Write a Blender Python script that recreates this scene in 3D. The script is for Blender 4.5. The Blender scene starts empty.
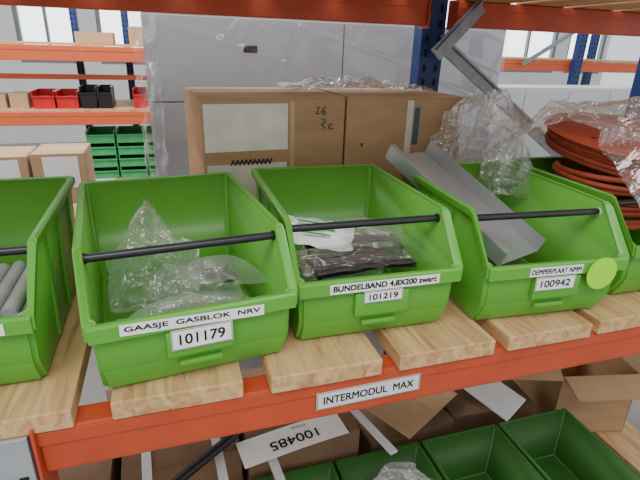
import bpy, bmesh, math, random
from mathutils import Vector, Matrix, noise
random.seed(7)
C = bpy.context.scene.collection
PI = math.pi
CZ = 1.62                      # camera height
def Z(z): return z + CZ
R = math.radians

# ------------------------------------------------------------------ materials
def srgb(r, g, b):
    def f(c):
        c /= 255.0
        return c/12.92 if c <= .04045 else ((c+.055)/1.055)**2.4
    return (f(r), f(g), f(b), 1)
def mat(name, col, rough=.5, metal=0, ns=20, amt=.12, bump=.0, bscale=80, stretch=(1,1,1), spec=.5, coat=0, trans=0):
    m = bpy.data.materials.new(name); m.use_nodes = True
    nt = m.node_tree; N = nt.nodes; L = nt.links
    b = N['Principled BSDF']
    b.inputs['Roughness'].default_value = rough; b.inputs['Metallic'].default_value = metal
    b.inputs['Specular IOR Level'].default_value = spec
    b.inputs['Coat Weight'].default_value = coat
    tc = N.new('ShaderNodeTexCoord'); mp = N.new('ShaderNodeMapping'); mp.inputs['Scale'].default_value = stretch
    L.new(tc.outputs['Object'], mp.inputs['Vector'])
    n = N.new('ShaderNodeTexNoise'); n.inputs['Scale'].default_value = ns; n.inputs['Detail'].default_value = 5
    L.new(mp.outputs[0], n.inputs['Vector'])
    r = N.new('ShaderNodeValToRGB')
    c = Vector(col[:3])
    r.color_ramp.elements[0].position = .3; r.color_ramp.elements[1].position = .7
    r.color_ramp.elements[0].color = (*(c*(1-amt)), 1); r.color_ramp.elements[1].color = (*[min(1, q) for q in c*(1+amt)], 1)
    L.new(n.outputs['Fac'], r.inputs[0]); L.new(r.outputs[0], b.inputs['Base Color'])
    if bump:
        n2 = N.new('ShaderNodeTexNoise'); n2.inputs['Scale'].default_value = bscale; n2.inputs['Detail'].default_value = 4
        L.new(mp.outputs[0], n2.inputs['Vector'])
        bp = N.new('ShaderNodeBump'); bp.inputs['Strength'].default_value = bump; bp.inputs['Distance'].default_value = .004
        L.new(n2.outputs['Fac'], bp.inputs['Height']); L.new(bp.outputs[0], b.inputs['Normal'])
    if trans:
        out = N['Material Output']; tl = N.new('ShaderNodeBsdfTranslucent'); mx = N.new('ShaderNodeMixShader'); mx.inputs[0].default_value = trans
        L.new(r.outputs[0], tl.inputs[0]); L.new(b.outputs[0], mx.inputs[1]); L.new(tl.outputs[0], mx.inputs[2]); L.new(mx.outputs[0], out.inputs[0])
    return m
def film_mat(name, base=.12, edge=.6, white=.5, rough=.12, scale=30, bump=.6):
    m = bpy.data.materials.new(name); m.use_nodes = True
    nt = m.node_tree; N = nt.nodes; L = nt.links; N.clear()
    out = N.new('ShaderNodeOutputMaterial')
    tr = N.new('ShaderNodeBsdfTransparent'); tr.inputs[0].default_value = (.95, .955, .955, 1)
    gl = N.new('ShaderNodeBsdfGlossy'); gl.inputs['Roughness'].default_value = rough; gl.inputs[0].default_value = (1, 1, 1, 1)
    di = N.new('ShaderNodeBsdfDiffuse'); di.inputs[0].default_value = (.78, .79, .80, 1)
    mg = N.new('ShaderNodeMixShader'); mg.inputs[0].default_value = white
    L.new(gl.outputs[0], mg.inputs[1]); L.new(di.outputs[0], mg.inputs[2])
    lw = N.new('ShaderNodeLayerWeight'); lw.inputs[0].default_value = .35
    tc = N.new('ShaderNodeTexCoord'); no = N.new('ShaderNodeTexNoise'); no.inputs['Scale'].default_value = scale; no.inputs['Detail'].default_value = 4
    L.new(tc.outputs['Object'], no.inputs['Vector'])
    bp = N.new('ShaderNodeBump'); bp.inputs['Strength'].default_value = bump; bp.inputs['Distance'].default_value = .01
    L.new(no.outputs['Fac'], bp.inputs['Height']); L.new(bp.outputs[0], gl.inputs['Normal']); L.new(bp.outputs[0], lw.inputs['Normal'])
    ma = N.new('ShaderNodeMath'); ma.operation = 'MULTIPLY_ADD'; ma.inputs[1].default_value = edge; ma.inputs[2].default_value = base
    L.new(lw.outputs['Facing'], ma.inputs[0])
    mx = N.new('ShaderNodeMixShader'); L.new(ma.outputs[0], mx.inputs[0])
    L.new(tr.outputs[0], mx.inputs[1]); L.new(mg.outputs[0], mx.inputs[2]); L.new(mx.outputs[0], out.inputs[0])
    return m
def wood_mat(name, c1, c2):
    m = bpy.data.materials.new(name); m.use_nodes = True
    nt = m.node_tree; N = nt.nodes; L = nt.links; b = N['Principled BSDF']; b.inputs['Roughness'].default_value = .65
    tc = N.new('ShaderNodeTexCoord'); oi = N.new('ShaderNodeObjectInfo')
    ad = N.new('ShaderNodeVectorMath'); ad.operation = 'ADD'; L.new(tc.outputs['Object'], ad.inputs[0])
    sc = N.new('ShaderNodeMath'); sc.operation = 'MULTIPLY'; sc.inputs[1].default_value = 30; L.new(oi.outputs['Random'], sc.inputs[0])
    cb = N.new('ShaderNodeCombineXYZ'); L.new(sc.outputs[0], cb.inputs[0]); L.new(sc.outputs[0], cb.inputs[1]); L.new(cb.outputs[0], ad.inputs[1])
    mp = N.new('ShaderNodeMapping'); mp.inputs['Scale'].default_value = (20, 1.8, 20); L.new(ad.outputs[0], mp.inputs[0])
    n = N.new('ShaderNodeTexNoise'); n.inputs['Scale'].default_value = 2.4; n.inputs['Detail'].default_value = 12; n.inputs['Roughness'].default_value = .62; n.inputs['Distortion'].default_value = .9
    L.new(mp.outputs[0], n.inputs['Vector'])
    r = N.new('ShaderNodeValToRGB'); r.color_ramp.elements[0].position = .32; r.color_ramp.elements[1].position = .60
    r.color_ramp.elements[0].color = c1; r.color_ramp.elements[1].color = c2
    L.new(n.outputs['Fac'], r.inputs[0]); L.new(r.outputs[0], b.inputs['Base Color'])
    bp = N.new('ShaderNodeBump'); bp.inputs['Strength'].default_value = .5; bp.inputs['Distance'].default_value = .003
    L.new(n.outputs['Fac'], bp.inputs['Height']); L.new(bp.outputs[0], b.inputs['Normal'])
    return m
def emis(name, col, s):
    m = bpy.data.materials.new(name); m.use_nodes = True
    b = m.node_tree.nodes['Principled BSDF']; b.inputs['Base Color'].default_value = col
    b.inputs['Emission Color'].default_value = col; b.inputs['Emission Strength'].default_value = s
    return m
GREEN = mat('green_plastic', srgb(106, 184, 66), .32, ns=6, amt=.05, bump=.05, bscale=300, trans=.20)
GREEN2 = mat('green_plastic_shaded', srgb(50, 104, 38), .5, ns=6, amt=.08)  # same bin plastic, with the bottom shelf's shade put into the colour
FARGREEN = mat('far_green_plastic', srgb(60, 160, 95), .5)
BLACKROD = mat('black_rod', srgb(32, 33, 36), .3, ns=40)
GREY_CAP = mat('grey_cap', srgb(200, 200, 195), .4)
WOOD = wood_mat('pale_wood', srgb(166, 124, 80), srgb(212, 174, 124))
ORANGE = mat('orange_paint', srgb(186, 74, 42), .45, ns=15, amt=.1, bump=.05)
ORANGE_F = mat('far_orange_paint', srgb(205, 92, 50), .5, ns=15, amt=.05)
BLUE = mat('blue_paint', srgb(24, 50, 110), .45)
DARK = mat('dark_slot', srgb(12, 14, 20), .8)
GALV = mat('galvanised', srgb(138, 142, 147), .4, .7, ns=30, amt=.15)
GALV_L = mat('galvanised_light', srgb(170, 174, 178), .5, .3, ns=30, amt=.1)
METAL = mat('grey_sheet_metal', srgb(182, 185, 187), .3, .6, ns=10, amt=.06)
METAL_D = mat('grey_sheet_metal_dark', srgb(112, 116, 119), .4, .5)
CARD = mat('cardboard', srgb(176, 143, 106), .85, ns=7, amt=.12, bump=.15, bscale=60, stretch=(1, 1, 3))
CARD2 = mat('brown_cardboard', srgb(120, 92, 68), .85, ns=7, amt=.16, bump=.1)  # brown board, its colour darkened to carry the shade of the bottom shelf
CARD3 = mat('pale_cardboard', srgb(184, 152, 116), .85, ns=9, amt=.08)
PAPER = mat('white_paper', srgb(242, 242, 240), .6, ns=30, amt=.03)
PAPER_D = mat('grey_white_label', srgb(212, 214, 212), .5, ns=30, amt=.04)
WORN = mat('worn_label', srgb(226, 221, 210), .6, ns=14, amt=.12)
TAPE = mat('tan_tape', srgb(196, 166, 124), .35, ns=20)
WTAPE = mat('pale_tape', srgb(214, 206, 190), .35, ns=20)
INK = mat('black_ink', srgb(10, 10, 11), .7)
INKG = mat('green_marker_ink', srgb(40, 88, 56), .8)
INKB = mat('blue_grey_print', srgb(66, 92, 112), .8)
STICKER = mat('lime_sticker', srgb(160, 236, 30), .4, ns=20, amt=.04)
CAB = mat('light_grey_steel', srgb(166, 169, 175), .45, ns=3, amt=.04)
CAB2 = mat('grey_joint', srgb(124, 127, 131), .6)
WHITEP = mat('white_panel', srgb(200, 204, 206), .4, ns=4, amt=.04)
RED = mat('red_plastic', srgb(190, 22, 26), .4)
BLACKP = mat('black_plastic', srgb(24, 24, 27), .35)
REEL = mat('rusty_orange_flange', srgb(192, 90, 60), .6, ns=12, amt=.1, spec=.25)
CABLE = mat('red_brown_cable', srgb(156, 70, 48), .6, ns=30, amt=.15, spec=.25)
TUBE = mat('grey_tube', srgb(158, 160, 162), .4, ns=20)
HOSE = mat('black_hose', srgb(30, 30, 32), .4)
FILM = film_mat('clear_film', .06, .45, .15, .08)
FILM_B = film_mat('bright_clear_film', .10, .6, .28, .08)
FILM_R = film_mat('loose_reel_film', .17, .65, .3, .10)
FILM_G = film_mat('dusty_clear_film', .20, .45, .35, .12)
FILM_W = film_mat('milky_film', .2, .5, .45, .13)
WRAP = film_mat('stretch_wrap', .03, .5, .1, .08, 3, .4)
FLOORM = mat('concrete', srgb(140, 138, 132), .6, ns=3, amt=.12)
WALLM = mat('wall_paint', srgb(200, 202, 202), .8, ns=2, amt=.05)
GLASS = emis('daylight_pane', (.93, .97, 1, 1), 2.6)
FRAME = mat('window_frame', srgb(110, 115, 120), .5)

# ------------------------------------------------------------------ helpers
def meta(o, label=None, cat=None, group=None, kind=None):
    if label: o['label'] = label
    if cat: o['category'] = cat
    if group: o['group'] = group
    if kind: o['kind'] = kind
    return o
def thing(name, label, cat, loc=(0, 0, 0), rz=0, group=None):
    o = bpy.data.objects.new(name, None); C.objects.link(o); o.location = loc; o.rotation_euler = (0, 0, rz)
    o.empty_display_size = .05
    return meta(o, label, cat, group)
class MB:
    def __init__(s): s.bm = bmesh.new()
    def _add(s, t, M=None):
        if M is not None: bmesh.ops.transform(t, matrix=M, verts=t.verts)
        me = bpy.data.meshes.new('t'); t.to_mesh(me); s.bm.from_mesh(me); bpy.data.meshes.remove(me); t.free(); return s
    def box(s, c, size, bev=0, M=None):
        t = bmesh.new(); bmesh.ops.create_cube(t, size=1)
        for v in t.verts: v.co = Vector((v.co.x*size[0], v.co.y*size[1], v.co.z*size[2]))
        if bev: bmesh.ops.bevel(t, geom=t.edges[:], offset=bev, segments=2, affect='EDGES', profile=.5)
        if M is not None: bmesh.ops.transform(t, matrix=M, verts=t.verts)
        bmesh.ops.translate(t, vec=Vector(c), verts=t.verts)
        return s._add(t)
    def cyl(s, a, b, r, seg=16, r2=None):
        a = Vector(a); b = Vector(b); d = b-a
        t = bmesh.new(); bmesh.ops.create_cone(t, cap_ends=True, segments=seg, radius1=r, radius2=r if r2 is None else r2, depth=d.length)
        M = Matrix.Translation((a+b)/2) @ d.to_track_quat('Z', 'Y').to_matrix().to_4x4()
        return s._add(t, M)
    def bar(s, a, b, w, h, up=(0, 0, 1), bev=0):
        a = Vector(a); b = Vector(b); d = (b-a); x = d.normalized(); u = Vector(up)
        y = u.cross(x).normalized(); z = x.cross(y)
        M = Matrix((x, y, z)).transposed().to_4x4(); M.translation = (a+b)/2
        t = bmesh.new(); bmesh.ops.create_cube(t, size=1)
        for v in t.verts: v.co = Vector((v.co.x*d.length, v.co.y*w, v.co.z*h))
        if bev: bmesh.ops.bevel(t, geom=t.edges[:], offset=bev, segments=2, affect='EDGES')
        return s._add(t, M)
    def lathe(s, prof, seg=64, M=None):
        t = bmesh.new(); rings = []
        for k in range(seg):
            a = 2*PI*k/seg; rings.append([t.verts.new((r*math.cos(a), r*math.sin(a), z)) for r, z in prof])
        n = len(prof)
        for k in range(seg):
            A = rings[k]; B = rings[(k+1) % seg]
            for j in range(n): t.faces.new((A[j], B[j], B[(j+1) % n], A[(j+1) % n]))
        bmesh.ops.recalc_face_normals(t, faces=t.faces[:])
        return s._add(t, M)
    def stroke(s, pts, w):
        for a, b in zip(pts, pts[1:]): s.bar(a, b, w, w)
        return s
    def build(s, name, m, parent=None, smooth=False, loc=None, rot=None):
        me = bpy.data.meshes.new(name); s.bm.to_mesh(me); s.bm.free(); me.materials.append(m)
        if smooth:
            for p in me.polygons: p.use_smooth = True
            try: me.set_sharp_from_angle(angle=R(35))
            except Exception: pass
        o = bpy.data.objects.new(name, me); C.objects.link(o)
        if parent: o.parent = parent
        if loc: o.location = loc
        if rot: o.rotation_euler = rot
        return o
def copy_tree(o, parent=None):
    c = o.copy(); C.objects.link(c)
    if parent: c.parent = parent
    for ch in [x for x in bpy.data.objects if x.parent == o]: copy_tree(ch, c)
    return c
def text(name, body, w, h, m, parent, loc, rot, bold=0.0):
    """flat lettering; bold = stroke gain in metres (the outline laid four times, slightly shifted)"""
    cu = bpy.data.curves.new('txt', 'FONT'); cu.body = body; cu.align_x = 'CENTER'; cu.align_y = 'CENTER'; cu.resolution_u = 6
    to = bpy.data.objects.new('txt', cu); C.objects.link(to)
    dg = bpy.context.evaluated_depsgraph_get()
    me = bpy.data.meshes.new_from_object(to.evaluated_get(dg)); bpy.data.objects.remove(to)
    xs = [v.co.x for v in me.vertices]; ys = [v.co.y for v in me.vertices]
    cx, cy = (max(xs)+min(xs))/2, (max(ys)+min(ys))/2
    sx = w/(max(xs)-min(xs)); sy = h/(max(ys)-min(ys))
    for v in me.vertices: v.co = Vector(((v.co.x-cx)*sx, (v.co.y-cy)*sy, 0))
    if bold:
        bm = bmesh.new()
        for i, (a, b) in enumerate(((-1, -1), (1, -1), (1, 1), (-1, 1))):
            n0 = len(bm.verts); bm.from_mesh(me); bm.verts.ensure_lookup_table()
            for v in bm.verts[n0:]: v.co += Vector((a*bold/2, b*bold/2, i*.00002))
        bm.to_mesh(me); bm.free()
    me.materials.clear(); me.materials.append(m); me.name = name
    o = bpy.data.objects.new(name, me); C.objects.link(o); o.parent = parent; o.location = loc; o.rotation_euler = rot
    return o
def rn(p, f, seed):
    q = p*f + Vector((seed*13.1, seed*7.7, seed*3.3))
    return abs(noise.noise(q))*1.0 + abs(noise.noise(q*2.3))*.5 + abs(noise.noise(q*5.1))*.25
def cells(p, f, seed, amp):
    q = p*f + Vector((seed*3.7, seed*5.1, seed*1.9))
    d, pts = noise.voronoi(q)
    c = pts[0]; n = noise.noise_vector(c*1.7)
    return amp*(n.dot(q-c)*.9 + noise.noise(c*2.1)*.5)
def crumple(size, seed, amp=.3, sub=5, peak=0):
    mb = MB(); t = bmesh.new(); bmesh.ops.create_icosphere(t, subdivisions=sub, radius=1)
    off = Vector((seed*11.3, seed*4.9, seed*2.1))
    for v in t.verts:
        d = v.co.normalized()
        p = d*.8 + noise.noise_vector(d*.9+off)*(amp*1.7) + noise.noise_vector(d*1.9+off)*(amp*.5)
        p += d*cells(d, 1.9, seed, amp*1.0) + d*cells(d, 4.5, seed+3, amp*.22)
        z = p.z
        if peak and z > 0: z *= 1 + peak*max(0, .6-abs(p.x+.1))
        p = Vector((max(-1, min(1, p.x))*size[0]/2, max(-1, min(1, p.y))*size[1]/2, z*size[2]*.55+size[2]*.42))
        if p.z < 0: p.z = 0.001
        v.co = p
    return mb._add(t)
def sheet(w, d, nx, ny, fn):
    mb = MB(); g = [[mb.bm.verts.new(fn((i/nx-.5)*w, (j/ny-.5)*d)) for i in range(nx+1)] for j in range(ny+1)]
    for j in range(ny):
        for i in range(nx): mb.bm.faces.new((g[j][i], g[j][i+1], g[j+1][i+1], g[j+1][i]))
    return mb

# ------------------------------------------------------------------ setting
meta(MB().box((1.5, 3.5, -.05), (16, 15, .1)).build('floor', FLOORM), kind='structure')
wb = MB()
wins = [(-3.6, -2.6), (-2.05, -1.2), (-.9, 0), (5.0, 6.4), (6.7, 8.1), (8.4, 9.4)]
z0, z1 = 1.25, 2.9
xs = [-6.5] + [v for w in wins for v in w] + [9.5]
for i in range(0, len(xs), 2): wb.box(((xs[i]+xs[i+1])/2, 9.1, 2), (xs[i+1]-xs[i], .2, 4))
for a, b in wins: wb.box(((a+b)/2, 9.1, z0/2), (b-a, .2, z0)).box(((a+b)/2, 9.1, (4+z1)/2), (b-a, .2, 4-z1))
meta(wb.build('wall_back', WALLM), kind='structure')
for i, (a, b) in enumerate(wins):
    f = MB(); w = b-a; cx = (a+b)/2; h = z1-z0; cz = (z0+z1)/2
    f.box((cx, 9.08, z0+.03), (w, .1, .06)).box((cx, 9.08, z1-.03), (w, .1, .06)).box((a+.03, 9.08, cz), (.06, .1, h-.12)).box((b-.03, 9.08, cz), (.06, .1, h-.12)).box((cx, 9.08, cz), (.04, .08, h-.12))
    fo = meta(f.build('window_%d' % (i+1), FRAME), kind='structure')
    MB().box((cx, 9.12, cz), (w-.02, .01, h-.02)).build('pane', GLASS, fo)

# ------------------------------------------------------------------ green bin
HB = .219
W0, W1, ZL, YC_, YB = .143, .150, .131, .072, .435
def hw(z): return W0 + (W1-W0)*z/HB
PROF = [(.030, 0), (YB-.010, 0), (YB, HB), (YC_, HB), (0, ZL), (.003, .050)]
def bin_body():
    mb = MB(); bm = mb.bm
    L = [bm.verts.new((-hw(z), y, z)) for y, z in PROF]; Rr = [bm.verts.new((hw(z), y, z)) for y, z in PROF]
    bm.faces.new(L); bm.faces.new(Rr[::-1])
    for a, b in ((0, 1), (1, 2), (4, 5), (5, 0)): bm.faces.new((L[a], Rr[a], Rr[b], L[b]))
    bmesh.ops.recalc_face_normals(bm, faces=bm.faces[:])
    bm.faces.ensure_lookup_table()
    f = [q for q in bm.faces if all(v.co.z < .001 for v in q.verts)][0]
    if f.normal.z > 0: bmesh.ops.reverse_faces(bm, faces=bm.faces[:])
    bmesh.ops.bevel(bm, geom=[e for e in bm.edges if len(e.link_faces) == 2], offset=.007, segments=3, affect='EDGES')
    return mb
def bin_rim():
    mb = MB(); bm = mb.bm; o = .0075
    P = [(-W1, YB, HB, -o, o, .011), (W1, YB, HB, o, o, .011), (W1, YC_, HB, o, -.005, .011), (hw(ZL), 0, ZL, o, -o-.0035, .021),
         (-hw(ZL), 0, ZL, -o, -o-.0035, .021), (-W1, YC_, HB, -o, -.005, .011)]
    loops = []
    for x, y, z, ox, oy, dn in P:
        s = -1 if x < 0 else 1
        yi = y - (.004 if oy > 0 else -.004)
        loops.append([bm.verts.new(q) for q in ((x-s*.004, yi, z+.002), (x+ox*.55, y+oy*.55, z+.004), (x+ox, y+oy, z+.001), (x+ox, y+oy, z-dn), (x+ox-s*.003, y+oy-(.003 if oy > 0 else -.003), z-dn), (x, y, z-.006))])
    n = len(loops)
    for i in range(n):
        A, B = loops[i], loops[(i+1) % n]
        for j in range(6): bm.faces.new((A[j], B[j], B[(j+1) % 6], A[(j+1) % 6]))
    bmesh.ops.recalc_face_normals(bm, faces=bm.faces[:])
    vert = [e for e in bm.edges if any(e.verts[0] in l and e.verts[1] in l for l in loops)]
    bmesh.ops.bevel(bm, geom=vert, offset=.004, segments=2, affect='EDGES')
    return mb
def rib(s, y):
    return MB().bar((s*(hw(.02)+.002), y, .015), (s*(hw(.2)+.002), y, .2), .006, .005, up=(s, 0, 0))
def make_bin(name, label, group, bodymat):
    t = thing(name, label, 'bin', group=group)
    b = bin_body().build('body', bodymat, t, smooth=True)
    so = b.modifiers.new('s', 'SOLIDIFY'); so.thickness = .0035; so.offset = -1
    bin_rim().build('rim', bodymat, t, smooth=True)
    for s in (-1, 1):
        for y in (.14, .25, .36): rib(s, y).build('rib', bodymat, t)
    h = MB().box((0, -.004, .084), (.100, .012, .044), .002)
    h.build('label_holder', bodymat, t, smooth=True)
    MB().box((0, .004, .042), (.066, .012, .010), .003).build('grip_tab', bodymat, t, smooth=True)
    return t
def rod(t, cap):
    zr = .199
    r = MB().cyl((-W1+.0035, .084, zr), (W1-.0035, .084, zr), .0068, 20).build('cross_rod', BLACKROD, t, smooth=True)
    r['label'] = 'black round rod across the bin mouth'
    for s in (-1, 1):
        MB().cyl((s*(W1-.004), .084, zr), (s*(W1-.008), .084, zr), .0085, 16).build('end_cap', cap, r, smooth=True)
def name_label(t, txt, x, w, rz=0, h=.018, bold=.0007, th=.0100):
    p = MB().box((0, 0, 0), (w, h, .0006)).build('name_label', PAPER, t, loc=(x, -.0122, .1215), rot=(PI/2, rz, 0))
    if txt: text('lettering', txt, w*.94, th, INK, p, (0, 0, .0006), (0, 0, 0), bold)
def number_label(t, txt, x, w, h, z=.091):
    p = MB().box((0, 0, 0), (w, h, .0006)).build('number_label', PAPER, t, loc=(x, -.0132, z), rot=(PI/2, 0, 0))
    text('lettering', txt, w*.74, h*.5, INK, p, (0, 0, .0006), (0, 0, 0), .0008)
    b = MB()
    for s in (-1, 1):
        b.box((0, s*(h/2-.0012), .0006), (w-.002, .0007, .0003)); b.box((s*(w/2-.0012), 0, .0006), (.0007, h-.002, .0003))
    b.build('label_border', INK, p)
BASE = Z(-.496)
G = 'green storage bins on the upper shelf'
base_bin = make_bin('storage_bin', 'open green plastic bin holding clear plastic bags, labelled GAASJE GASBLOK NRV 101179', G, GREEN)
b1 = copy_tree(base_bin); b3 = copy_tree(base_bin); b4 = copy_tree(base_bin); b5 = copy_tree(base_bin); b2 = base_bin
for b in (b1, b2, b3, b4, b5): rod(b, GREY_CAP if b is b4 else BLACKP)
b1.location = (-.352, .680, BASE)
b2.location = (.024, .642, BASE); b2.rotation_euler.z = R(6.0)
b3.location = (.337, .678, BASE); b3.rotation_euler.z = R(-1)
b4.location = (.688, .650, BASE); b4.rotation_euler.z = R(-4)
b5.location = (1.052, .675, BASE); b5.rotation_euler.z = R(-1)
b1['label'] = 'green plastic bin of grey tubes, cut off by the left picture edge'
b3['label'] = 'green plastic bin of bagged black cable ties, labelled BUNDELBAND 101219'
b4['label'] = 'green plastic bin with grey metal channel inside and round lime sticker, labelled 100942'
b5['label'] = 'green plastic bin under the orange cable reel, cut off by the right edge'
name_label(b2, 'GAASJE  GASBLOK  NRV', -.006, .207, R(2)); number_label(b2, '101179', .002, .09, .034, .093)
name_label(b3, 'BUNDELBAND 4,8X200 zwart', .004, .204, bold=.0011, th=.0118); number_label(b3, '101219', 0, .072, .022, .100)
name_label(b4, 'DEMPERPLAAT NMM', -.010, .114); number_label(b4, '100942', -.008, .086, .028, .096)
name_label(b1, '', .022, .19)
st = MB().cyl((.090, -.0145, .109), (.090, -.0165, .109), .033, 40).build('round_sticker', STICKER, b4)
st['label'] = 'round lime green sticker'
LB = Z(-1.29) - .219
GL = 'green storage bins on the bottom shelf'
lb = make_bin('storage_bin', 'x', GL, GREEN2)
lows = [lb] + [copy_tree(lb) for _ in range(3)]
lx = (.285, .609, .933, 1.257)
ll = ['bottom shelf green bin, leftmost, mostly below the picture edge', 'bottom shelf green bin holding a crumpled clear bag',
      'empty bottom shelf green bin right of the one with the clear bag', 'empty bottom shelf green bin, rightmost of the lower row']
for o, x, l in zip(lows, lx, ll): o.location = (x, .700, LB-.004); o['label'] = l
LB -= .004
# ------------------------------------------------------------------ planks
PL, PT = 1.03, .032
P0 = MB().box((0, PL/2, -PT/2), (.196, PL, PT), .0025).build('shelf_plank', WOOD)
px = [(-.505, 'a'), (-.262, 'b'), (-.0135, 'c'), (.227, 'd'), (.457, 'e'), (.685, 'f'), (.905, 'g'), (1.13, 'h'), (1.36, ''), (1.6, ''), (1.85, '')]
pl = {'a': 'pale wooden plank left of the one under the grey tube bin', 'b': 'pale wooden plank under the leftmost bin of grey tubes', 'c': 'pale wooden plank under the bin labelled 101179',
      'd': 'pale wooden plank jutting out left of the 101219 bin, above the beam label', 'e': 'pale wooden plank jutting out right of the 101219 bin',
      'f': 'pale wooden plank under the bin with the lime sticker', 'g': 'pale wooden plank between the lime sticker bin and the rightmost bin', 'h': 'pale wooden plank under the rightmost bin'}
for i, (x, k) in enumerate(px):
    o = P0 if i == 0 else P0.copy()
    if i: C.objects.link(o)
    o.location = (x, .626 + random.uniform(-.005, .005), BASE); o.rotation_euler.z = R(random.uniform(-.6, .6))
    meta(o, pl.get(k, 'pale wooden shelf plank beyond the rightmost bin, level with the bins'), 'plank', 'planks of the bin shelf')
BT = .165
for i in range(12):
    o = P0.copy(); C.objects.link(o); o.location = (-.75 + i*.235, .625, Z(BT)+PT+.001); o.rotation_euler.z = 0
    meta(o, 'pale wooden plank of the top shelf overhead, resting on the top orange beam', 'plank', 'planks of the top shelf')
for i in range(12):
    x = (-.855+.235*i) if i < 3 else (-.112+.235*(i-3))
    o = P0.copy(); C.objects.link(o); o.location = (x, .622, LB); o.rotation_euler.z = 0
    meta(o, 'wooden plank of the bottom shelf under the lower green bins', 'plank', 'planks of the bottom shelf')
# ------------------------------------------------------------------ beams and uprights
def beam(x0, x1, y, top, h, label, group=None, d=.045, conn=True, ph=.08, m=None):
    m = m or ORANGE
    t = thing('shelf_beam', label, 'beam', ((x0+x1)/2, y, top-h), 0, group); L = x1-x0
    MB().box((0, 0, h/2), (L, d, h), .004).box((0, -d/2-.0015, h*.82), (L, .003, h*.3), .001).build('beam', m, t)
    if conn:
        for s in (-1, 1):
            MB().box((s*(L/2+.002), -.004, h/2-ph*.35), (.004, d+.02, h+ph)).build('end_plate', m, t)
    return t
SB = BASE-PT
GB = 'orange shelf beams of the near rack'
fb = beam(-.215, 2.0, .655, SB, .080, 'orange beam along the front of the bin shelf with INTERMODUL MAX label', GB)
beam(-1.4, -.30, .655, SB, .080, 'orange front beam beyond the grey post at the lower left', GB)
beam(-1.4, 2.0, 1.65, SB, .080, 'orange rear beam under the planks behind the bins', GB)
beam(-1.4, .893, 1.65, Z(BT), .085, 'orange beam across the top, left of the blue upright', GB, ph=.01)
beam(1.007, 2.0, 1.65, Z(BT), .085, 'orange beam across the top, right of the blue upright', GB, ph=.01)
beam(-1.4, 2.0, .655, Z(BT), .070, 'orange front beam of the top shelf, above the bins', GB, ph=.0)
beam(-1.4, 2.0, .655, LB-PT, .08, 'orange front beam of the bottom shelf', GB, ph=0)
beam(-1.4, 2.0, 1.65, LB-PT, .08, 'orange rear beam of the bottom shelf', GB, ph=0)
lx_ = fb.location
p = MB().box((0, 0, 0), (.198, .036, .0008)).build('beam_label', PAPER_D, fb, loc=(.308-lx_.x, -.0265, Z(-.566)-lx_.z), rot=(PI/2, R(-1), 0))
p['label'] = 'grey white INTERMODUL MAX label'
text('lettering', 'INTERMODUL  MAX', .172, .0150, INK, p, (0, 0, .0007), (0, 0, 0), .0008)
b = MB()
for s in (-1, 1): b.box((0, s*.0168, .0006), (.194, .0008, .0003)).box((s*.0972, 0, .0006), (.0008, .033, .0003))
b.build('label_border', INK, p)
def upright(x, y, h, m, label, w=.09, d=.065, group='rack uprights', z=0):
    t = thing('rack_upright', label, 'rack post', (x, y, z), 0, group)
    mb = MB().box((0, -d/2+.004, h/2+.005), (w, .008, h), .001).box((-w/2+.004, .002, h/2+.005), (.008, d-.01, h), .001).box((w/2-.004, .002, h/2+.005), (.008, d-.01, h), .001)
    n0 = len(mb.bm.faces); k = .06
    while k < h-.03:
        for q in (-1, 1): mb.box((q*w*.25, -d/2-.0002, k), (.012, .002, .024))
        k += .05
    o = mb.build('post', m, t); o.data.materials.append(DARK)
    for f in o.data.polygons:
        if f.index >= n0: f.material_index = 1
    MB().box((0, 0, .0025), (w+.04, d+.04, .005)).build('foot_plate', GALV, t)
    return t
upright(.95, 1.705, 2.9, BLUE, 'blue perforated upright rising behind the two cartons', .092)
upright(-.255, .655, SB-.006, GALV_L, 'short grey metal post under the left end of the front beam', .06)
upright(2.06, .655, 2.9, BLUE, 'blue front upright at the right end of the near rack')
upright(-1.46, .655, 2.9, BLUE, 'blue front upright at the left end of the near rack')
upright(-1.46, 1.705, 2.9, BLUE, 'blue rear upright at the left end of the near rack')
upright(2.06, 1.705, 2.9, BLUE, 'blue rear upright at the right end of the near rack')
for a, b_, l in (((.945, 1.614, Z(.03)), (1.70, 1.614, Z(-.472)), 'grey diagonal brace running down right from the blue upright'),
                 ((.925, 1.600, Z(-.015)), (1.085, 1.600, Z(.150)), 'grey diagonal brace running up right from the blue upright')):
    meta(MB().bar(a, b_, .008, .050, up=(0, 0, 1)).bar(Vector(a)+Vector((0, -.008, .019)), Vector(b_)+Vector((0, -.008, .019)), .012, .005).build('diagonal_brace', GALV), l, 'brace', 'diagonal braces of the near rack')
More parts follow.
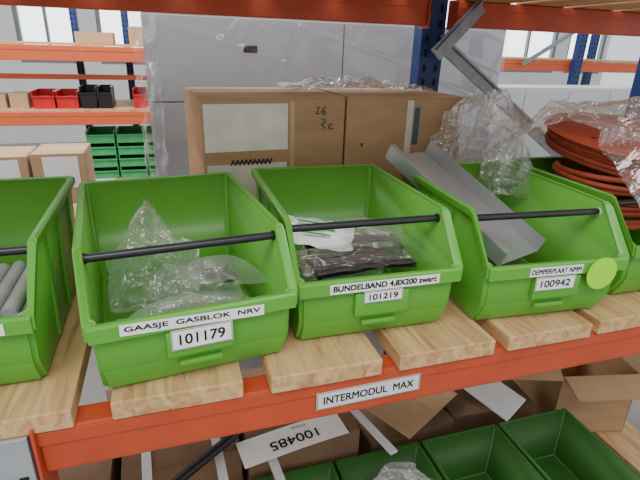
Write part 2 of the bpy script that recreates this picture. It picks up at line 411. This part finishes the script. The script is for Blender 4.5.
# ------------------------------------------------------------------ cartons
def carton(label, x, y, z, w, d, h, rz=0, m=CARD, group=None, tape=TAPE, opened=False, tape_front=True):
    t = thing('carton', label, 'cardboard box', (x, y, z), rz, group); e = .004
    if not opened:
        MB().box((0, 0, h/2-.002), (w, d, h-.004), .003).build('body', m, t)
        for s in (-1, 1): MB().box((0, s*(d/4+.0005), h-.002), (w-.004, d/2-.003, .004)).build('flap', m, t)
        if tape:
            tb = MB().box((0, 0, h+.0004), (w*.98 if not tape_front else .05, d*.98 if tape_front else .05, .0008))
            if tape_front: tb.box((0, -d/2-.0006, h-.03), (.05, .0008, .06))
            tb.build('tape', tape, t)
    else:
        MB().box((0, 0, e/2), (w, d, e)).box((-w/2+e/2, 0, h/2), (e, d, h)).box((w/2-e/2, 0, h/2), (e, d, h)).box((0, -d/2+e/2, h/2), (w, e, h)).box((0, d/2-e/2, h/2), (w, e, h)).build('body', m, t)
        MB().bar((-w/2, 0, h), (-w/2-.10, 0, h+.07), d*.96, e).build('flap', m, t)
        MB().bar((w/2, 0, h), (w/2+.10, 0, h+.05), d*.96, e).build('flap', m, t)
        MB().bar((0, d/2, h), (0, d/2+.03, h+.12), w*.96, e, up=(0, 1, 0)).build('flap', m, t)
        MB().bar((0, -d/2, h), (0, -d/2-.11, h-.03), w*.96, e).build('flap', m, t)
    return t
BH = .368
GC = 'cartons behind the bins'
c1 = carton('brown carton with large worn white labels, left of the pair behind the bins', .279, 1.462, BASE, .405, .32, BH, R(4.5), CARD, GC, tape=TAPE, tape_front=False)
c2 = carton('brown carton with vertical pale tape, right of the pair behind the bins', .690, 1.465, BASE, .385, .30, BH, R(0), CARD, GC, tape=TAPE, tape_front=False)
fy = -.1608
MB().box((-.083, fy, BH-.078), (.228, .0008, .124)).build('shipping_label', WORN, c1)
MB().box((-.083, fy, BH-.235), (.222, .0008, .12)).build('shipping_label', WORN, c1)
MB().stroke([(-.13+.006*k, fy-.0014, BH-.172+(.009 if k % 2 else -.006)) for k in range(20)], .0026).build('handwriting', INK, c1)
def scrib(pts, x, z, s, p, y, w=.0020):
    MB().stroke([(x+a*s, y, z+b*s) for a, b in pts], w).build('handwriting', INKG, p)
fx = .132
scrib([(0, 1), (.6, 1), (.05, 0), (.7, .05)], fx-.02, BH-.045, .018, c1, fy-.001)
scrib([(.5, .95), (.15, .6), (0, .25), (.15, 0), (.45, .05), (.5, .35), (.2, .45), (.02, .25)], fx-.002, BH-.047, .023, c1, fy-.001)
scrib([(.05, 0), (.05, 1), (.45, .9), (.5, .65), (.1, .5), (.55, 0)], fx-.004, BH-.087, .028, c1, fy-.001)
scrib([(.5, 1), (.5, 0), (.15, 0), (0, .25), (.2, .5), (.5, .4)], fx+.020, BH-.087, .028, c1, fy-.001)
scrib([(0, .5), (.5, .6), (.3, 0), (0, .2), (.5, .3)], -.145, BH-.14, .014, c2, -.1515)
MB().box((.044, fy, BH-.16), (.012, .0006, .3)).build('edge_tape', TAPE, c1)
MB().box((.008, -.1508, BH-.15), (.020, .0008, .28)).build('pale_tape', WTAPE, c2)
MB().box((.032, -.1508, BH-.085), (.018, .0006, .11)).build('printed_strip', INKB, c2)
meta(sheet(.46, .22, 46, 24, lambda x, y: Vector((x, y, .012+.05*rn(Vector((x, y, 0)), 14, 71)*max(.2, 1-abs(x)*3.2)))).build('plastic_film', FILM_B, loc=(.56, 1.44, BASE+BH+.001)), 'thin crumpled clear film lying on top of the two cartons', 'plastic film')

# ------------------------------------------------------------------ bin contents
tb = None
for lay in range(4):
    for k in range(9 - lay % 2):
        if tb is None:
            o = tb = MB().cyl((0, -.100, 0), (0, .100, 0), .0100, 20).cyl((0, -.098, 0), (0, .098, 0), .0122, 20).build('plastic_tube', TUBE, None, smooth=True)
        else:
            o = tb.copy(); C.objects.link(o)
        o.location = (-.352 - .108 + k*.0262 + (.0131 if lay % 2 else 0), .862 + (k*5 % 4)*.006, BASE+.018+lay*.0224)
        meta(o, 'short grey plastic tube lying in the leftmost green bin', 'tube', 'grey tubes in the leftmost bin')
o = MB().cyl((-.05, 0, 0), (.05, 0, 0), .016, 20).build('plastic_tube', TUBE, None, smooth=True, loc=(-.275, .738, BASE+.075), rot=(0, R(-12), R(20))); meta(o, 'thicker grey tube lying crosswise in front of the other grey tubes', 'tube')
def fold(w, d, seed, h=.02, f=9, a=.03):
    """thin loose bag: a broad folded sheet"""
    def fn(x, y):
        P = Vector((x, y, 0)); e = max(0, 1-(abs(x)/(w/2))**3)*max(0, 1-(abs(y)/(d/2))**3)
        return Vector((x+.012*noise.noise(Vector((y*22, seed, 0))), y+.012*noise.noise(Vector((x*22, seed, 5))), h*e + cells(P, f, seed, a)))
    return sheet(w, d, 56, 56, fn)
GBG = 'clear bags in the 101179 bin'
meta(crumple((.225, .24, .075), 1, .2).build('plastic_bag', FILM_W, loc=(.028, .895, BASE+.006)), 'milky crumpled bag at the bottom of the 101179 bin', 'plastic bag', GBG)
meta(crumple((.16, .13, .155), 2, .3, 5, .9).build('plastic_bag', FILM_B, loc=(-.040, .825, BASE+.045)), 'tall pointed clear bag at the left of the 101179 bin', 'plastic bag', GBG)
meta(fold(.15, .14, 6, .03).build('plastic_bag', FILM_G, loc=(.080, .815, BASE+.098), rot=(R(-8), R(8), R(20))), 'flat folded clear bag at the right of the 101179 bin', 'plastic bag', GBG)
meta(fold(.22, .10, 4, .03).build('plastic_bag', FILM_G, loc=(.012, .730, BASE+.075), rot=(R(-14), 0, R(8))), 'flat folded clear bag against the front lip of the 101179 bin', 'plastic bag', GBG)
for k, (x, y) in enumerate([(.055, .84), (.09, .82), (.08, .86), (.035, .87)]):
    o = MB().box((0, 0, .007), (.03, .02, .014), .002).box((0, 0, .016), (.018, .012, .006), .001).build('metal_clip', METAL_D, loc=(x, y, BASE+.084 + (.002*k)), rot=(R(12*k), R(9*k), R(35*k))); meta(o, 'small dark metal clip among the clear bags in the 101179 bin', 'clip', 'metal clips in the 101179 bin')
meta(crumple((.25, .29, .11), 9, .08).build('plastic_bag', FILM_W, loc=(.342, .92, BASE+.004)), 'milky bag filling the bottom of the 101219 bin', 'plastic bag', 'bags in the 101219 bin')
def ties(seed):
    mb = MB(); rnd = random.Random(seed)
    for k in range(90):
        y = rnd.uniform(-.034, .034); z = rnd.uniform(0, .008); a = rnd.uniform(-.004, .004)
        pts = [(-.100, y, z), (-.04, y+a, z+.003), (.03, y-a, z+.004), (.095, y+a*2, z+.001)]
        for p, q in zip(pts, pts[1:]): mb.bar(p, q, .0046, .0012)
        mb.box((-.102, y, z), (.006, .006, .004))
    return mb
meta(ties(3).build('cable_tie_bundle', BLACKP, loc=(.342, .776, BASE+.112), rot=(R(4), 0, R(3))), 'front bundle of black cable ties in the 101219 bin', 'cable ties', 'black cable tie bundles')
meta(ties(5).build('cable_tie_bundle', BLACKP, loc=(.36, .864, BASE+.112), rot=(0, 0, R(-8))), 'bundle of black cable ties lying behind the front bundle', 'cable ties', 'black cable tie bundles')
def flatbag(x, y, w, d, seed, h=.02, a=.012):
    e = max(0, 1-(abs(x)/(w/2))**4)*max(0, 1-(abs(y)/(d/2))**4)
    P = Vector((x, y, 0))
    return Vector((x + .006*noise.noise(Vector((y*40, seed, 0))), y + .006*noise.noise(Vector((x*40, seed, 5))), h*e + cells(P, 12, seed, a) + a*.4*noise.noise(P*24)))
meta(sheet(.17, .13, 56, 36, lambda x, y: flatbag(x, y, .17, .13, 12, .016, .012)).build('plastic_bag', FILM_G, loc=(.392, .885, BASE+.130), rot=(R(5), 0, R(-8))), 'flat clear bag over the black cable ties, right side of the 101219 bin', 'plastic bag', 'bags in the 101219 bin')
meta(sheet(.26, .10, 56, 28, lambda x, y: flatbag(x, y, .26, .10, 14, .008, .004)).build('plastic_film', FILM, loc=(.342, .780, BASE+.126), rot=(R(4), 0, R(2))), 'clear film wrapped over the front bundle of black cable ties', 'plastic film')
o = sheet(.15, .10, 34, 26, lambda x, y: flatbag(x, y, .15, .10, 15, .01)).build('printed_packaging', PAPER, loc=(.280, .878, BASE+.140), rot=(R(12), R(6), R(-22))); meta(o, 'white plastic packet with green print left of the cable ties', 'packet')
for k in range(4): MB().box((.0, .033-.02*k, .0175), (.105-.016*k, .006, .0008)).build('green_print', FARGREEN, o)
def frame(A, B_, roll=0):
    x = (B_-A).normalized(); yv = Vector((0, 0, 1)).cross(x).normalized(); zv = x.cross(yv)
    M = Matrix((x, yv, zv)).transposed().to_4x4() @ Matrix.Rotation(R(roll), 4, 'X'); M.translation = (A+B_)/2
    return M, (B_-A).length
M2, L2 = frame(Vector((.592, 1.115, Z(-.252))), Vector((.708, .775, Z(-.412))), 0)
o = MB().box((0, 0, 0), (L2, .146, .002), .0006).box((0, .073, .017), (L2, .002, .036)).box((0, -.073, .017), (L2, .002, .036)).box((0, -.066, .035), (L2, .014, .002)).build('metal_channel', METAL); o.matrix_world = M2
meta(o, 'wide light grey folded metal channel leaning over the back of the lime sticker bin', 'metal channel')
for k in range(3):
    o = MB().box((0, 0, 0), (.18, .22, .0015)).box((0, -.11, .005), (.18, .0015, .010)).build('metal_plate', METAL_D, loc=(.712, .90, BASE+.006+.012*k), rot=(0, 0, R((-1)**k*2-4)))
    meta(o, 'grey metal plate stacked flat in the lime sticker bin', 'metal plate', 'flat plates in the lime sticker bin')
meta(crumple((.13, .16, .15), 21, .34).build('plastic_bag', FILM_B, loc=(.815, 1.0, Z(-.345))), 'clear crumpled bag puffing out at the back of the lime sticker bin', 'plastic bag')
meta(crumple((.36, .16, .27), 23, .34, 5, .5).build('plastic_bag', FILM_R, loc=(.88, 1.23, Z(-.375))), 'clear loose bag standing up behind the lime sticker bin', 'plastic bag')
# ---- cable reel on bin 5
rt = thing('cable_reel', 'orange cable reel wound with red brown cable resting on the rightmost bin', 'cable reel', (1.205, .950, Z(-.248)))
rt.rotation_euler = (R(7), R(1), 0)
wd = MB()
for j in range(5):
    pr = [(.240+.006*math.cos(a)+.004*math.sin(j*2.3), .006+j*.0098+.006*math.sin(a)) for a in [2*PI*q/8 for q in range(8)]]; wd.lathe(pr, 72)
wd.build('cable_winding', CABLE, rt, smooth=True)
MB().lathe([(.05, .001), (.234, .001), (.234, .051), (.05, .051)], 48).build('drum', CABLE, rt)
MB().lathe([(.045, .050), (.258, .050), (.264, .053), (.258, .056), (.10, .056), (.09, .063), (.045, .063)], 80).build('upper_flange', REEL, rt, smooth=True)
for k in range(6):
    a = 2*PI*k/6; MB().cyl((.19*math.cos(a), .19*math.sin(a), .0555), (.19*math.cos(a), .19*math.sin(a), .0566), .007, 16).build('flange_hole', DARK, rt)
lc = MB()
for j in range(11):
    rr = .116 + .006*math.sin(j*2.1)
    pr = [(rr+.0065*math.cos(a), .0065*math.sin(a)) for a in [2*PI*q/8 for q in range(8)]]
    lc.lathe(pr, 56, Matrix.Rotation(R(-7), 4, 'X') @ Matrix.Translation((-.150, -.035, -.020-.0118*j)) @ Matrix.Rotation(R(4*math.sin(j*1.7)), 4, 'X'))
lc.build('loose_cable', CABLE, rt, smooth=True)
def drape(x, y):
    P = Vector((x, y, 0)); r2 = max(0, math.hypot(x+.04, y+.045)-.262)
    return Vector((x, y, .012 + abs(cells(P, 8, 31, .06)) + .055*math.exp(-((x-.02)**2+(y-.03)**2)/.012) + .02*rn(P, 8, 4) - 1.3*r2))
meta(sheet(.60, .62, 100, 100, drape).build('plastic_film', FILM_R, loc=(1.245, .985, Z(-.184)), rot=(R(7), R(1), 0)), 'crumpled clear film lying over the orange cable reel', 'plastic film')
meta(crumple((.2, .2, .06), 33, .2, 4).build('paper_packet', PAPER_D, loc=(1.06, .85, BASE+.008)), 'crumpled grey white packet inside the rightmost bin under the reel', 'packet')
meta(crumple((.24, .20, .17), 41, .3).build('plastic_bag', FILM_W, loc=(.62, .99, LB+.13)), 'crumpled clear bag inside a bottom shelf bin', 'plastic bag')

# ------------------------------------------------------------------ bottom shelf cartons
GD = 'cartons on the bottom shelf'
HT = .312
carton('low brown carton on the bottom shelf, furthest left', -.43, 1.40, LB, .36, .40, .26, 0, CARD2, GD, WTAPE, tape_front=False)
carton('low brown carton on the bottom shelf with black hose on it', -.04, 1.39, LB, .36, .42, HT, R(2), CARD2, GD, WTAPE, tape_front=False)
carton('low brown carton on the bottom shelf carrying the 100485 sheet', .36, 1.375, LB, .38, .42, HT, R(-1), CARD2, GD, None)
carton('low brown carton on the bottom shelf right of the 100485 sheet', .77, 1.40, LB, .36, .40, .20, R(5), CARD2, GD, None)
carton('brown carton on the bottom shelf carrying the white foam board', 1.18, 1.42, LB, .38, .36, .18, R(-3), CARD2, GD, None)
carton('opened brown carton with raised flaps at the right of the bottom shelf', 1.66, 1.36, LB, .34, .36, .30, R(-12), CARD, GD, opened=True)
TOPL = LB+HT
def shf(x, y): return Vector((x, y, .008 + .004*math.sin(x*11+1)))
sh = sheet(.36, .105, 24, 10, shf).build('paper_sheet', PAPER, loc=(.316, 1.178, TOPL+.002), rot=(R(3), 0, R(8))); meta(sh, 'loose white paper strip printed 100485, seen upside down on a lower carton', 'paper sheet')
tx = text('lettering', '100485', .165, .034, INK, sh, (.0, 0, 0), (0, 0, 0), .0012)
t2 = text('lettering', 'MAX', .05, .010, INK, sh, (0, 0, 0), (0, 0, 0))
for o, cx, cy in ((tx, 0, -.010), (t2, .03, .034)):
    for v in o.data.vertices:
        q = shf(-v.co.x+cx, -v.co.y+cy); v.co = Vector((q.x, q.y, q.z+.0015+v.co.z))
for i, (x, y, a, L_) in enumerate(((.075, 1.15, 2, .30), (.235, 1.10, 4, .14), (.575, 1.18, 14, .3), (-.14, 1.2, 3, .3))):
    meta(MB().box((0, 0, .004), (.028, L_, .008), .001).build('foam_strip', PAPER_D, loc=(x, y, TOPL+.0008-(.006 if i == 1 else 0)), rot=(R(-2) if i == 1 else 0, 0, R(a))), ['white strip left of the 100485 sheet', 'short white strip below the 100485 sheet', 'slanted white strip right of the 100485 sheet', 'white strip furthest left below the front beam'][i], 'strip', 'white strips on the lower cartons')
def flat(x, y, z, w, d, rx, ry, rz, label, m=CARD2):
    o = MB().box((-w/4-.001, 0, 0), (w/2-.002, d, .005), .001).box((w/4+.001, 0, 0), (w/2-.002, d, .005), .001).box((0, 0, -.001), (w, d, .002)).build('flattened_cardboard', m, loc=(x, y, z), rot=(R(rx), R(ry), R(rz)))
    meta(o, label, 'cardboard', 'flattened cardboard on the bottom shelf')
flat(.80, 1.30, LB+.285, .44, .24, 8, 12, 35, 'flattened brown cardboard tilted left of the white foam board', CARD)
flat(1.25, 1.40, LB+.345, .48, .28, 20, -8, -28, 'flattened brown cardboard tilted behind the white foam board', CARD)
flat(-.05, 1.46, TOPL+.03, .42, .25, 6, 0, 12, 'flattened brown cardboard lying at the left behind the black hose')
meta(MB().box((0, 0, .006), (.15, .26, .012), .002).build('foam_board', PAPER_D, loc=(1.06, 1.20, LB+.345), rot=(R(12), 0, R(28))), 'white foam board lying on a lower carton at right', 'board')
meta(MB().cyl((-.15, -.11, 0), (.15, .11, 0), .015, 20).build('black_hose', HOSE, None, smooth=True, loc=(-.01, 1.12, TOPL+.028)), 'length of black hose lying on a lower carton at left', 'hose')

# ------------------------------------------------------------------ grey cabinet behind
X0, X1, YC, TOPC = -.06, 1.80, 2.4, Z(.116)
cb = thing('steel_cabinet', 'large light grey panelled cabinet wrapped in clear film behind the cartons', 'cabinet', ((X0+X1)/2, YC, 0))
wC = X1-X0
MB().box((0, .3, TOPC/2), (wC, .58, TOPC), .004).build('body', CAB2, cb)
for a, b in [(.04, .66), (.665, 1.36), (1.365, TOPC-.005)]:
    for q in range(2):
        xa = -wC/2 + q*wC/2; xb = xa+wC/2
        dd = MB().box(((xa+xb)/2, 0, (a+b)/2), (wC/2-.005, .02, b-a), .003).build('door_panel', CAB, cb)
        MB().box((xa+.47, -.012, b-.13), (.065, .006, .030), .002).build('handle', BLACKP, dd)
def wrapf(x, y):
    g = 0
    for k, (a, b_, f) in enumerate(((1.0, 3.2, 1.6), (2.6, -1.4, 1.8))):
        n_ = abs(noise.noise(Vector((x*a+y*b_, 5+k*9, (y*a-x*b_)*.12))*f)); g += max(0, .07-n_)/.07
    return Vector((x, -.030-.006*g, y))
sheet(wC+.01, TOPC-.02, 200, 200, wrapf).build('stretch_film', WRAP, cb, smooth=True, loc=(0, 0, TOPC/2))
def tail(x, y): return Vector((x*.5+.012*noise.noise(Vector((x*9, 0, y*14))), -.055+.035*noise.noise(Vector((x*14, 3, y*9))), y))
sheet(.20, 1.2, 24, 90, tail).build('stretch_film', FILM_B, cb, loc=(-wC/2+.01, 0, TOPC-.60))

# ------------------------------------------------------------------ right background
wp = thing('panel_stack', 'white wrapped panels standing at the right behind the rack', 'panels', (3.15, 3.2, 0))
hp = Z(-.227)
for k in range(5): MB().box((-.80+.4*k, 0, hp/2), (.39, .3, hp), .006).build('panel', WHITEP, wp)
sheet(2.0, hp-.02, 60, 40, lambda x, y: Vector((x, -.162, y))).build('stretch_film', WRAP, wp, smooth=True, loc=(0, 0, hp/2))
GR = 'orange beams of the far right rack'
beam(2.2, 5.2, 4.3, Z(-.06), .1, 'far orange beam across the right background below the windows', GR, conn=False, m=ORANGE_F)
beam(2.2, 5.2, 5.2, Z(-.06), .1, 'far orange beam at the rear of the right background rack', GR, conn=False, m=ORANGE_F)
meta(MB().box((3.7, 4.75, Z(-.06)+.012), (3.0, .95, .02), .002).build('shelf_board', WOOD), 'pale shelf board on the far right orange beams', 'shelf board')
for x, y, l in ((4.10, 4.235, 'far blue upright in the right background, right of the pair'), (3.9, 5.28, 'far blue upright in the right background, left of the pair'), (5.24, 5.2, 'far blue rear upright of the right background rack'), (2.16, 4.3, 'far blue upright hidden behind the grey cabinet')):
    upright(x, y, 2.4, BLUE, l, group='far right rack uprights')
meta(MB().bar((3.42, 4.22, Z(-.1)), (4.03, 4.22, Z(.25)), .01, .04).build('diagonal_brace', GALV), 'far grey diagonal brace between the right background uprights', 'brace')
meta(MB().cyl((2.02, 2.95, 0), (2.02, 2.95, 2.9), .022, 16).build('vertical_pipe', GALV, None, smooth=True), 'grey vertical pipe right of the grey cabinet', 'pipe')
# ------------------------------------------------------------------ left background rack
GLr = 'orange beams of the far left rack'
for (y, z, h, l) in ((5.0, -.055, .13, 'far orange beam of the left rack, highest'), (5.25, -.31, .045, 'far thin orange beam of the left rack, middle'), (5.0, -.62, .12, 'far orange beam of the left rack below the red bins'), (5.0, -1.30, .1, 'far orange beam of the left rack below the green crates')):
    beam(-3.0, .6, y, Z(z), h, l, GLr, conn=False, m=ORANGE_F)
for z, l in ((-.055, 'far left shelf board, topmost'), (-.62, 'far left shelf board under the red bins'), (-1.30, 'far left shelf board under the green crates')):
    meta(MB().box((-1.2, 5.45, Z(z)+.010), (3.6, .85, .016)).build('shelf_board', WOOD), l, 'shelf board', 'far left shelf boards')
for x, y, l in ((-.80, 5.94, 'far blue rear upright between the red and black totes'), (-3.0, 4.93, 'far blue front upright at the left end'), (-.31, 5.94, 'far blue rear upright near the grey cabinet'), (.62, 4.93, 'far blue front upright hidden behind the cabinet')):
    upright(x, y, 2.5, BLUE, l, group='far left rack uprights', w=.07)
def tote(m, label, x, y, z, w, d, h, cat='bin', group=None):
    t = thing('plastic_tote', label, cat, (x, y, z), 0, group); e = .006
    MB().box((0, 0, e/2), (w*.94, d*.94, e)).box((-w/2+e, 0, h/2), (e, d, h)).box((w/2-e, 0, h/2), (e, d, h)).box((0, d/2-e, h/2), (w, e, h)).box((0, -d/2+e, h*.36), (w*.96, e, h*.72)).build('body', m, t)
    MB().box((-w/2+.004, 0, h), (.012, d, .01)).box((w/2-.004, 0, h), (.012, d, .01)).box((0, d/2, h), (w, .012, .01)).box((0, -d/2, h*.72), (w, .014, .012)).build('rim', m, t)
    return t
zs = Z(-.62)+.018
for x, m, w, h, l in ((-1.03, RED, .185, .15, 'far red tote, left of the pair on the left rack'), (-.835, RED, .185, .15, 'far red tote, right of the pair on the left rack'),
                   (-.655, BLACKP, .14, .19, 'far black tote beside the red pair'), (-.51, BLACKP, .12, .19, 'far black tote, rightmost of the two'), (-.20, RED, .13, .17, 'far red tote at the edge of the grey cabinet')):
    tote(m, l, x, 5.2, zs, w, .3, h, 'tote', 'totes on the far left rack')
rnames = ['bottom', 'second', 'third', 'top']
for r in range(4):
    for q in range(3):
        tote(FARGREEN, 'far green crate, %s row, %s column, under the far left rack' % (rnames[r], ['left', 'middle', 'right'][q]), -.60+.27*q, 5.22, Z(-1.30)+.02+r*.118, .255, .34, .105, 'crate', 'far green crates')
carton('small far carton at the left end above the second beam', -1.42, 5.2, zs, .15, .2, .12, 0, CARD3, 'far small cartons', tape_front=False)
carton('small far carton beside the red totes', -1.24, 5.2, zs, .15, .2, .13, 0, CARD3, 'far small cartons', tape_front=False)
for k, (x, w, h) in enumerate(((-1.8, .3, .22), (-.55, .32, .10), (-.1, .3, .16))):
    carton('far pale carton on the topmost far left shelf, %s from left' % ['first', 'second', 'third'][k], x, 5.3, Z(-.055)+.018, w, .3, h, 0, CARD3, 'far cartons on the top board', tape_front=False)
tt = thing('packing_table', 'grey packing table behind the leftmost bin', 'table', (-1.0, 3.1, 0))
MB().box((0, 0, .735), (1.3, .7, .03), .004).build('tabletop', CAB, tt)
for sx in (-1, 1):
    for sy in (-1, 1): MB().box((sx*.6, sy*.3, .36), (.04, .04, .72)).build('leg', METAL_D, tt)
for k, (x, w, h, l) in enumerate(((-1.18, .30, .31, 'pale carton with white label on the table, leftmost'), (-.86, .30, .29, 'pale carton with white label on the table, middle'), (-.56, .26, .30, 'pale carton with white label on the table, nearest the grey cabinet'))):
    c = carton(l, x, 2.98, .75, w, .3, h, R(2-k), CARD3, 'cartons on the packing table', tape_front=False)
    MB().box((0.01, -.1512, h-.10), (w*.66, .0012, .17)).build('shipping_label', PAPER, c)

# ------------------------------------------------------------------ light, camera
wd = bpy.data.worlds.new('w'); bpy.context.scene.world = wd; wd.use_nodes = True
wd.node_tree.nodes['Background'].inputs[0].default_value = (.95, .97, 1, 1); wd.node_tree.nodes['Background'].inputs[1].default_value = 1.1
def area(loc, tgt, sx, sy, e, col=(1, 1, 1)):
    l = bpy.data.lights.new('area', 'AREA'); l.shape = 'RECTANGLE'; l.size = sx; l.size_y = sy; l.energy = e; l.color = col
    o = bpy.data.objects.new('ceiling_light', l); C.objects.link(o); o.location = loc
    o.rotation_euler = (Vector(tgt)-Vector(loc)).to_track_quat('-Z', 'Y').to_euler()
area((-.3, -1.0, 3.6), (.35, 1.0, 1.2), 2.4, 1.2, 64, (1, .98, .95))
area((.6, 3.3, 4.2), (.6, 3.6, 0), 4, 1.2, 110)
area((-1.5, 3.8, 4.0), (-1.2, 5.2, 1), 2, 1, 105)

th, ps, ro = R(21.9), R(18.1), R(1.9)
F = Vector((math.sin(ps), math.cos(ps), 0)); Rv = Vector((math.cos(ps), -math.sin(ps), 0)); U = Vector((0, 0, 1))
cf = math.cos(th)*F - math.sin(th)*U; cd = -math.sin(th)*F - math.cos(th)*U
right = math.cos(ro)*Rv - math.sin(ro)*cd; down = math.sin(ro)*Rv + math.cos(ro)*cd
Mc = Matrix((right, -down, -cf)).transposed().to_4x4(); Mc.translation = (0, 0, CZ)
cam = bpy.data.cameras.new('camera'); cam.lens = 27; cam.sensor_width = 36; cam.clip_start = .02
co = bpy.data.objects.new('camera', cam); C.objects.link(co); co.matrix_world = Mc
bpy.context.scene.camera = co
